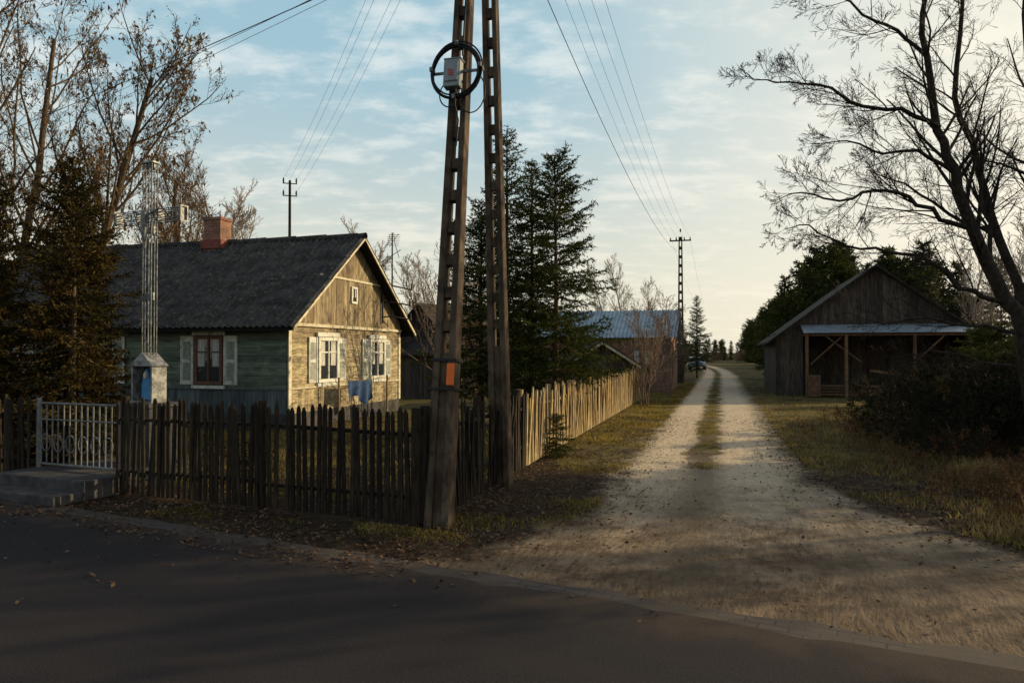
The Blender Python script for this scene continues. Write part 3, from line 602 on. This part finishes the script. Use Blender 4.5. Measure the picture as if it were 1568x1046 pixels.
obj('spruce_tree',o3.data,None,(-9.6,13.3,0),2.2,1.04); obj('spruce_tree',o3.data,None,(-8.8,12.4,0),4.1,.72); obj('spruce_tree',o3.data,None,(-10.9,14.4,0),5.,1.15); obj('spruce_tree',o3.data,None,(-8.6,14.6,0),3.3,.95); obj('spruce_tree',o3.data,None,(-10.3,12.8,0),1.3,.8)
# spruces off to the right (shade the foreground)
for (x,y,s,rz) in ((14.6,14.4,1.15,0),(16.8,14.2,1.2,1),(15.6,15.4,1.1,2),(19.8,16.2,1.3,5),(20.5,9.4,1.1,3),(17,7.0,1.1,1.5),(14.2,5.6,1.0,2.5),(16,4.0,1.1,4.4),(20,4.6,1.2,2.2),(12.8,3.2,.9,1.2)):
    obj('spruce_tree',o1.data,None,(x,y,0),rz,(s*1.15,s*1.15,s))
# hero bare tree at right
cfgH=dict(seg=.16,max=4,rmin=.0028,wig=[.05,.07,.08,.08,.08],up=[0,.03,.03,.02,.02],n=[12,7,5,3],lo=[.1,.12,.12,.1],ang=[(25,58),(25,55),(22,48),(20,42)],sh=[.62,.55,.55,.6],rr=.42)
GD=[([(8.9,12.3,-.1),(8.55,12.2,1.2),(8.3,12,2.3),(7.9,12,3.0),(7.4,11.9,3.9),(7.05,11.8,4.8),(6.85,11.8,5.5),(6.6,11.7,6.6),(6.5,11.6,7.6),(6.3,11.5,9.2)],.15,.02,24,.35,1.7),
([(8.55,12.2,1.2),(8.5,12.3,2.6),(8.2,12.4,3.8),(7.85,12.5,5),(7.6,12.6,6.3),(7.7,12.6,7.8),(7.8,12.7,9.3)],.095,.02,20,.3,1.7),
([(9.1,12.3,-.1),(9.2,12.2,2.5),(8.7,12,4.5),(8.3,11.8,6),(8.2,11.7,8),(8.0,11.6,9.5)],.11,.02,20,.3,1.7),
([(7.4,11.9,3.9),(6.8,11.7,4.0),(6.2,11.5,4.35),(5.6,11.4,4.4),(5.0,11.3,4.2),(4.4,11.2,4.35),(4.0,11.2,4.2)],.045,.006,18,.12,1.0),
([(6.85,11.8,5.5),(6.2,11.7,5.75),(5.5,11.6,5.8),(4.8,11.5,6.1),(4.1,11.4,6.1),(3.6,11.3,6.2)],.042,.006,17,.12,1.0),
([(8.1,12,2.7),(7.4,11.9,2.9),(6.7,11.8,3.35),(6.0,11.7,3.5),(5.2,11.6,3.6),(4.6,11.5,3.85),(4.2,11.4,3.8)],.045,.006,17,.15,.95),
([(6.6,11.7,6.6),(6.1,11.6,7),(5.5,11.5,7.2),(4.9,11.4,7.6),(4.3,11.3,7.7)],.035,.006,13,.15,1.0),
([(7.05,11.8,4.8),(6.4,11.6,5.1),(5.8,11.5,5.0),(5.2,11.4,5.2),(4.6,11.3,5.1)],.035,.006,13,.15,.9),
([(8.3,12,2.2),(7.7,12.4,2.35),(7.1,12.7,2.5),(6.5,12.9,2.4),(5.9,13,2.6)],.035,.006,12,.15,.9),
([(8.5,12.2,1.6),(8.0,12.6,1.75),(7.3,12.9,1.95),(6.7,13.2,1.8)],.03,.006,10,.2,.8),
([(8.2,12.4,3.8),(7.6,12.8,4.3),(7.0,13.1,4.9),(6.4,13.3,5.2)],.04,.008,12,.15,1.0)]
rg=random.Random(21); P=[]
for pts,r0,r1,cn,lo,cl in GD:
    vs=[Vector(p) for p in pts]; out=[]
    for i in range(len(vs)-1):
        for k in range(3):
            t=k/3; q=vs[i].lerp(vs[i+1],t)
            if i+k>0: q=q+Vector((rg.gauss(0,.025),rg.gauss(0,.025),rg.gauss(0,.025)))
            out.append(q)
    out.append(vs[-1]); rad=list(np.linspace(r0,r1,len(out))); dirs=[(out[min(i+1,len(out)-1)]-out[max(i-1,0)]).normalized() for i in range(len(out))]
    P.append((out,rad,0)); spawn(P,out,dirs,rad,cl/cfgH['sh'][0]*.95,0,cfgH,rg,lo,cn)
g=Geo(); tubes(g,P); g.build('bare_tree',[m_bark,m_leafb])
def bare(seed,H,r0,cfg,leaf=0,lsize=.1,stems=1,spread=.15,prob=.75,lv=None):
    rg=random.Random(seed); P=[]
    for s in range(stems):
        d=Vector((rg.gauss(0,spread),rg.gauss(0,spread),1)).normalized(); grow(P,Vector((rg.gauss(0,.06*stems*spread),rg.gauss(0,.06*stems*spread),-.05)),d,H*rg.uniform(.75,1),r0,0,cfg,rg)
    g=Geo(); tubes(g,P)
    if leaf: scatter_leaves(g,P,lv or (cfg['max'],cfg['max']-1),leaf,lsize,rg,prob=prob)
    return g
cfgA=dict(seg=.9,max=4,rmin=.006,wig=[.05,.08,.10,.11,.12],up=[.04,.12,.10,.07,.03],n=[22,9,7,5],lo=[.18,.15,.15,.1],ang=[(25,50),(25,48),(25,50),(25,50)],sh=[.46,.45,.42,.5],rr=.42)
t1=bare(31,15,.20,cfgA,1,.10,prob=.5,lv=(4,)).build('bare_tree',[m_barkb,m_leafb],None,(-14.6,25,0))
t2=bare(32,16,.20,cfgA,1,.10,prob=.5,lv=(4,)).build('bare_tree',[m_barkb,m_leafb],None,(-17.6,24,0))
obj('bare_tree',t1.data,None,(-13.0,30,0),2.1,.8); obj('bare_tree',t2.data,None,(-20,29,0),1.2,1.05)
obj('bare_tree',t1.data,None,(15.2,10.2,0),1,.45); obj('bare_tree',t2.data,None,(18.4,12.2,0),2,.5)
cfgS=dict(seg=.4,max=3,rmin=.006,wig=[.06,.10,.12,.14],up=[.05,.08,.06,.03],n=[10,5,4],lo=[.2,.15,.1],ang=[(15,40),(20,45),(25,50)],sh=[.45,.5,.5],rr=.55)
s1=bare(41,4.2,.03,cfgS,stems=5,spread=.28).build('bare_shrub',[m_twig],None,(4.7,26.0,0)); s1.scale=(.8,.8,.9)
obj('bare_shrub',s1.data,None,(6.9,32.2,0),1,1.1); obj('bare_shrub',s1.data,None,(-1.2,23,0),5,1.2); obj('bare_shrub',s1.data,None,(-2.1,27,0),3,1.4)
cfgB=dict(cfgS,rmin=.004,n=[9,6,4],ang=[(20,60),(25,60),(25,60)],seg=.25)
sh=bare(43,1.5,.014,cfgB,leaf=2,lsize=.045,stems=10,spread=.6,prob=.6)
b1=sh.build('leafy_bush',[m_bark,m_bushleaf],None,(9.2,15.2,0)); 
for (x,y,s,rz) in ((10.6,16.5,1.3,1),(9.8,17.5,1.1,2),(8.2,14.2,.8,3),(11.3,18.6,1.3,4),(12.3,20.5,1.2,5),(13.6,22.5,1.1,.5),(9.6,13.9,1.2,1.7),(14.4,25,1.0,2.4),(7.6,13.2,.5,5),(13.0,18,1.3,.3),(11.6,15.4,1.5,2.2),(15.5,22,1.3,3.4),(16.5,26.5,1.2,1.1),(12.6,23.5,.7,1.1),(8.9,12.9,1.0,1.1),(10.4,14.6,1.4,4.1),(8.9,16.2,.8,2.6),(-6.4,12.2,.7,1),(-4.0,10.6,.5,2)):
    obj('leafy_bush',b1.data,None,(x,y,0),rz,(s*1.25,s*1.25,s))
yz=spruce(7,2.6,1.3,whorl=.14,low=.02,shape=.6,nl=.07).build('young_spruce_tree',MS,None,(11.4,17.6,0))
for (x,y,s,rz) in ((13.4,19.2,.9,1),(14.4,21.0,.9,2),(12.3,16.4,.9,4),(17.4,27.5,1.1,5),(16.2,22,1.1,2)): obj('young_spruce_tree',yz.data,None,(x,y,0),rz,s)
obj('young_spruce_tree',yz.data,None,(.82,13.5,0),2.2,.30)
# weeds (reddish brown) on right verge
m_weed=M('red_brown_weed',(.09,.04,.022),(.18,.08,.04),4,.85,0,.4)
wd=bare(51,.6,.005,dict(cfgS,rmin=.0025,n=[6,4,2],seg=.15,ang=[(20,60),(25,60),(25,60)]),leaf=1,lsize=.025,stems=12,spread=.5)
w1=wd.build('dry_weed',[m_weed,m_leafb],None,(6.9,15,0))
for k in range(110):
    b=R.uniform(9.5,22); a=R.uniform(3.0,4.4+.26*b); x,y,_=rl(a,b)
    obj('dry_weed',w1.data,None,(x,y,0),R.uniform(0,6),R.uniform(.4,1.1))
# distant masses ----------------------------------------------------
def mass(name,gs,mats,places):
    G=Geo(); protos=[gg.arrays() for gg in gs]
    for (x,y,s,rz,k) in places:
        V,F=protos[k]; c,sn=math.cos(rz),math.sin(rz); Q=V*s; W=np.stack([Q[:,0]*c-Q[:,1]*sn+x,Q[:,0]*sn+Q[:,1]*c+y,Q[:,2]],1); n0=G.n; G.v.append(W); G.n+=len(W)
        for f,m,shh in F: G.f.append((f+n0,m,shh))
    return G.build(name,mats)
pg=[spruce(61,9,2.5,whorl=.5,dens=.12,nl=.42,low=.02,shape=.4,tf=.35,nw=.15),spruce(62,10,2.3,whorl=.5,dens=.12,nl=.42,low=.02,shape=.45,tf=.35,nw=.15)]
pl=[]; rr=random.Random(5)
for k in range(110):
    b=50+200*rr.random()**1.5; a=5.8+rr.uniform(0,8)**1.0+ (b-48)*.01+.4*bend(min(b,120)); x,y,_=rl(a,b); pl.append((x,y,rr.uniform(.75,1.0),rr.random()*6,k%2))
for k in range(34): pl.append((rr.uniform(19,42),rr.uniform(46,58),rr.uniform(.6,.85),rr.random()*6,k%2))
mass('distant_pine_forest',pg,MS,pl)
cfgD=dict(seg=1.2,max=3,rmin=.014,wig=[.04,.08,.10,.12],up=[.04,.14,.10,.05],n=[24,9,6],lo=[.2,.12,.1],ang=[(18,42),(22,45),(25,50)],sh=[.34,.42,.5],rr=.4)
dg=[bare(71,13,.13,cfgD),bare(72,12,.12,cfgD),bare(73,5,.045,dict(cfgD,seg=.5,n=[14,6,4]),stems=6,spread=.35)]
pl=[]
for (px,y,h) in ((318,52,1.12),(372,50,1.22),(345,58,1.05),(395,56,1.0),(570,54,.98),(555,60,.9),(660,62,.75),(640,70,.8),(690,66,.8),(610,72,.6),(725,70,.8),(940,75,.9),(965,70,.8),(1000,78,.7),(290,60,1.1),(500,80,.7),(1430,46,.6),(1470,44,.65),(1520,42,.65),(1560,40,.7),(1500,50,.75),(1600,38,.7),(1540,46,.75)):
    pl.append(((px-784)/1132*y,y,h,rr.random()*6,rr.randint(0,1)))
mass('distant_bare_trees',dg,[m_birch],pl)
pl=[]
for k in range(60):
    b=42*math.exp(rr.random()*1.2); x,y,_=rl(-3.2-rr.uniform(0,5)+bend(b),b); pl.append((x,y,rr.uniform(.35,.75),rr.random()*6,2))
for k in range(50): pl.append((rr.uniform(-22,8),rr.uniform(46,70),rr.uniform(.6,1.0),rr.random()*6,2))
for k in range(40): pl.append((rr.uniform(22,45),rr.uniform(33,44),rr.uniform(.45,.7),rr.random()*6,2))
for k in range(26): x,y,_=rl(rr.uniform(-9,8),rr.uniform(132,160)); pl.append((x,y,rr.uniform(.3,.55),rr.random()*6,2))
mass('distant_brush',dg,[m_twig],pl)
pl=[]
for k in range(60): 
    a=rr.uniform(-.2,.75); y=rr.uniform(270,330); pl.append((a*y,y,rr.uniform(.6,.9),rr.random()*6,k%2))
for k in range(40): x,y,_=rl(rr.uniform(-16,14),rr.uniform(165,215)); pl.append((x,y,rr.uniform(.32,.55),rr.random()*6,k%2))
mass('horizon_treeline',pg,MS,pl)
obj('spruce_tree',o2.data,None,(14.0,56,0),.4,.86); obj('spruce_tree',o2.data,None,(13.2,58,0),3.4,.7)
# ------------------------------------------------------------ grass & leaves
def blades(name,pos,h,mat,wid=.008):
    n=len(pos); p=np.array(pos); h=np.array(h).reshape(-1,1); a=NR.uniform(0,6.283,n); u=np.stack([np.cos(a),np.sin(a),np.zeros(n)],1); w=u*wid*(.6+h*4); le=NR.normal(0,.38,(n,3)); le[:,2]=1
    m=p+le*h*.55; t=p+le*h; t[:,:2]+=NR.normal(0,.15,(n,2))*h; V=np.stack([p-w,p+w,m+w*.6,m-w*.6,t],1).reshape(-1,3)
    i=np.arange(n)*5; g=Geo(); g.add(V,np.stack([i,i+1,i+2,i+3],1)); g.f.append((np.stack([i+3,i+2,i+4],1),0,False)); return g.build(name,mat)
pos=[];h=[];pd=[];hd=[]
rg=random.Random(77)
for k in range(120000):
    b=7.5*math.exp(rg.random()*math.log(48/7.5)); zone=rg.random()
    if zone<.33:
        a=ledge(b)-rg.expovariate(1/1.0)+.18*rg.random()
        if a<-2.95: continue
        x,y,_=rl(a,b); nn=mnoise.noise((x*.8,y*.8,2)); 
        if y<6.3-.52*x+.3 or nn<.25-(b-9)*.035+rg.uniform(-.15,.15): continue
        pos.append((x,y,0)); h.append(rg.uniform(.02,.05)*(1+nn)*min(1.5,.7+b/30))
    elif zone<.90:
        a=redge(b)+.1+rg.random()**1.3*(3+.5*b); x,y,_=rl(a,b); nn=mnoise.noise((x*.6,y*.6,7)); n3=mnoise.noise((x*2.5,y*2.5,9))
        if b<13 and nn<.15+rg.uniform(-.2,.2): continue
        if nn<-.35: continue
        if n3+nn*.4>.15: pd.append((x,y,0)); hd.append(rg.uniform(.05,.15)*(.8+nn))
        else: pos.append((x,y,0)); h.append(rg.uniform(.02,.08)*(1.1+nn))
    else:
        if b<12.5: continue
        a=-.15+rg.gauss(0,.13); x,y,_=rl(a,b)
        if mnoise.noise((x*.7,y*.7,4))<-.1: continue
        pos.append((x,y,0)); h.append(rg.uniform(.02,.05))
for k in range(12000):   # garden lawn
    x=rg.uniform(-7.5,0);y=rg.uniform(9.5,18); a,b=inv(x,y)
    if a>-3.2 or y<8.5-.42*(x+.96)+.3: continue
    pos.append((x,y,0)); h.append(rg.uniform(.03,.10))
for k in range(9000):    # strip in front of fence
    x=rg.uniform(-5.2,0.3); y=8.0-.42*(x+.96)-abs(rg.gauss(0,.28))
    if y<6.35-.52*x or mnoise.noise((x*1.1,y*1.1,8))<.22+rg.uniform(-.15,.15): continue
    pos.append((x,y,0)); h.append(rg.uniform(.012,.035))
blades('grass',pos,h,m_grass)
for k in range(2600):   # tall dry tufts at right foreground
    c=rg.choice(((7.0,9.8),(7.6,10.3),(6.8,10.9),(8.1,9.7),(7.3,11.3),(7.2,9.6))); pd.append((c[0]+rg.gauss(0,.2),c[1]+rg.gauss(0,.2),0)); hd.append(rg.uniform(.12,.34))
blades('dry_grass',pd,hd,m_dry,.005)
pp=[]
for k in range(75000):
    x=rg.uniform(-7,9); y=5+ (rg.random()**1.6)*17; a,b=inv(x,y)
    if y<5.6-.52*x and rg.random()>.04: continue
    dl=min(a-ledge(b),redge(b)-a)
    if dl>0 and rg.random()>math.exp(-dl*2.6)*.8+.012: continue
    if dl<=0 and mnoise.noise((x*1.5,y*1.5,6))<-.15 and rg.random()>.3: continue
    if x/y<-.75 or x/y>.75: continue
    pp.append((x,y,.018+rg.random()*.012))
n=len(pp); p=np.array(pp); a=NR.uniform(0,6.283,n); s=NR.uniform(.012,.030,(n,1)); u=np.stack([np.cos(a),np.sin(a),NR.normal(0,.35,n)],1); v=np.stack([-np.sin(a),np.cos(a),NR.normal(0,.35,n)],1)
V=np.stack([p-u*s,p-v*s*.6,p+u*s,p+v*s*.6],1).reshape(-1,3); g=Geo(); g.add(V,np.arange(4*n).reshape(-1,4)); g.build('fallen_leaves',m_litter)
g=Geo()
for k in range(260):
    b=6+rg.random()**2*16; a=ledge(b)+rg.random()*(redge(b)-ledge(b)); x,y,_=rl(a,b); s=rg.uniform(.005,.014)
    if y<6.2-.52*x: continue
    g.box((x,y,s*.3+.004),(s*2,s*1.5,s),0,Matrix.Rotation(rg.random()*3,4,'Z'),.6)
g.build('pebbles',m_lumber)
# ------------------------------------------------------------ parked car (far away)
cx,cy,_=rl(-1.9+bend(84),84); cr=group('parked_car',(cx,cy,0),TH+.1); g=Geo()
prof=[(-2.0,.35),(2.0,.35),(2.05,.6),(1.95,.85),(1.0,.95),(.45,1.38),(-1.1,1.42),(-1.75,1.0),(-2.05,.9)]
g.prism((.82,0,0),(0,-1,0),(0,0,1),prof,1.64)
o=g.build('body',m_carp,cr); bv=o.modifiers.new('b','BEVEL'); bv.width=.08; bv.segments=3
g=Geo(); g.add([(-.68,-1.06,.98),(.68,-1.06,.98),(.58,-.52,1.35),(-.58,-.52,1.35)],[[0,1,2,3]]); 
for s in (-1,1): g.add([(s*.835,-.85,.98),(s*.835,1.5,1.0),(s*.835,1.0,1.33),(s*.835,-.42,1.32)],[[0,1,2,3]])
g.build('windows',m_glass,cr); g=Geo()
for s in (-1,1):
    for y in (-1.25,1.3): g.tube([(s*.70,y,.32),(s*.86,y,.32)],[.32,.32],16); g.tube([(s*.861,y,.32),(s*.863,y,.32)],[.32,.02],16)
g.build('wheels',m_tyre,cr); g=Geo()
for s in (-1,1): g.box((s*.6,-2.04,.72),(.32,.06,.16))
g.build('headlamps',m_lamp,cr)
# ------------------------------------------------------------ light, sky
AZ=math.radians(71); EL=math.radians(17)
sd=Vector((math.cos(EL)*math.sin(AZ),math.cos(EL)*math.cos(AZ),math.sin(EL)))
ld=bpy.data.lights.new('sun','SUN'); ld.energy=5; ld.angle=math.radians(.5); ld.color=(1,.79,.47); lo=bpy.data.objects.new('sun',ld); scene.collection.objects.link(lo); lo.rotation_euler=sd.to_track_quat('Z','Y').to_euler(); lo.location=(30,10,20)
w=bpy.data.worlds.new('World'); scene.world=w; w.use_nodes=True; nt=w.node_tree; nt.nodes.clear(); out=N(nt,'ShaderNodeOutputWorld'); bg=N(nt,'ShaderNodeBackground'); L(nt,bg.outputs[0],out.inputs[0])
sky=N(nt,'ShaderNodeTexSky',sky_type='NISHITA'); sky.sun_disc=False; sky.sun_elevation=EL; sky.sun_rotation=AZ; sky.dust_density=1.6; sky.ozone_density=1.2
tc=N(nt,'ShaderNodeTexCoord').outputs['Generated']; sp=N(nt,'ShaderNodeSeparateXYZ'); L(nt,tc,sp.inputs[0]); zz=math_(nt,'MAXIMUM',sp.outputs[2],0.)
den=math_(nt,'ADD',zz,.16); cb=N(nt,'ShaderNodeCombineXYZ'); L(nt,math_(nt,'DIVIDE',sp.outputs[0],den),cb.inputs[0]); L(nt,math_(nt,'DIVIDE',sp.outputs[1],den),cb.inputs[1])
c1=noisen(nt,cb.outputs[0],1.7,8,.62,(.8,1.3,1)); c2=noisen(nt,cb.outputs[0],6.5,6,.6,(.8,1.2,1))
cl=math_(nt,'ADD',math_(nt,'MULTIPLY',c1,.5),math_(nt,'MULTIPLY',c2,.5)); cf=sstep(nt,cl,.46,.62)
fade=math_(nt,'SUBTRACT',1.,math_(nt,'MULTIPLY',sstep(nt,zz,.46,.72),.9)); cf=math_(nt,'MULTIPLY',math_(nt,'MULTIPLY',cf,.68),fade)
dt=N(nt,'ShaderNodeVectorMath',operation='DOT_PRODUCT'); L(nt,tc,dt.inputs[0]); dt.inputs[1].default_value=tuple(sd); glow=sstep(nt,dt.outputs['Value'],.35,1.0)
veil=mix(nt,sstep(nt,zz,.0,.40),(5.8,5.5,4.4),(2.6,4.05,4.75))
base=mix(nt,math_(nt,'MULTIPLY',math_(nt,'SUBTRACT',1.,sstep(nt,zz,.40,.66)),.9),sky.outputs[0],veil)
ccol=mix(nt,sstep(nt,zz,0.,.35),(6.7,6.1,4.8),(5.7,6.1,6.0))
fin=mix(nt,cf,base,ccol); fin=mix(nt,math_(nt,'MULTIPLY',glow,.85),fin,(7.7,6.9,5.4)); L(nt,fin,bg.inputs[0]); bg.inputs[1].default_value=.145
# ------------------------------------------------------------ camera
cd=bpy.data.cameras.new('camera'); cd.lens=26; cd.sensor_width=36; cd.clip_end=8000; co=bpy.data.objects.new('camera',cd); scene.collection.objects.link(co); co.location=(0,0,1.9); co.rotation_euler=(math.radians(90.86),0,0); scene.camera=co
scene.view_settings.view_transform='Standard'; scene.view_settings.look='None'; scene.view_settings.exposure=0
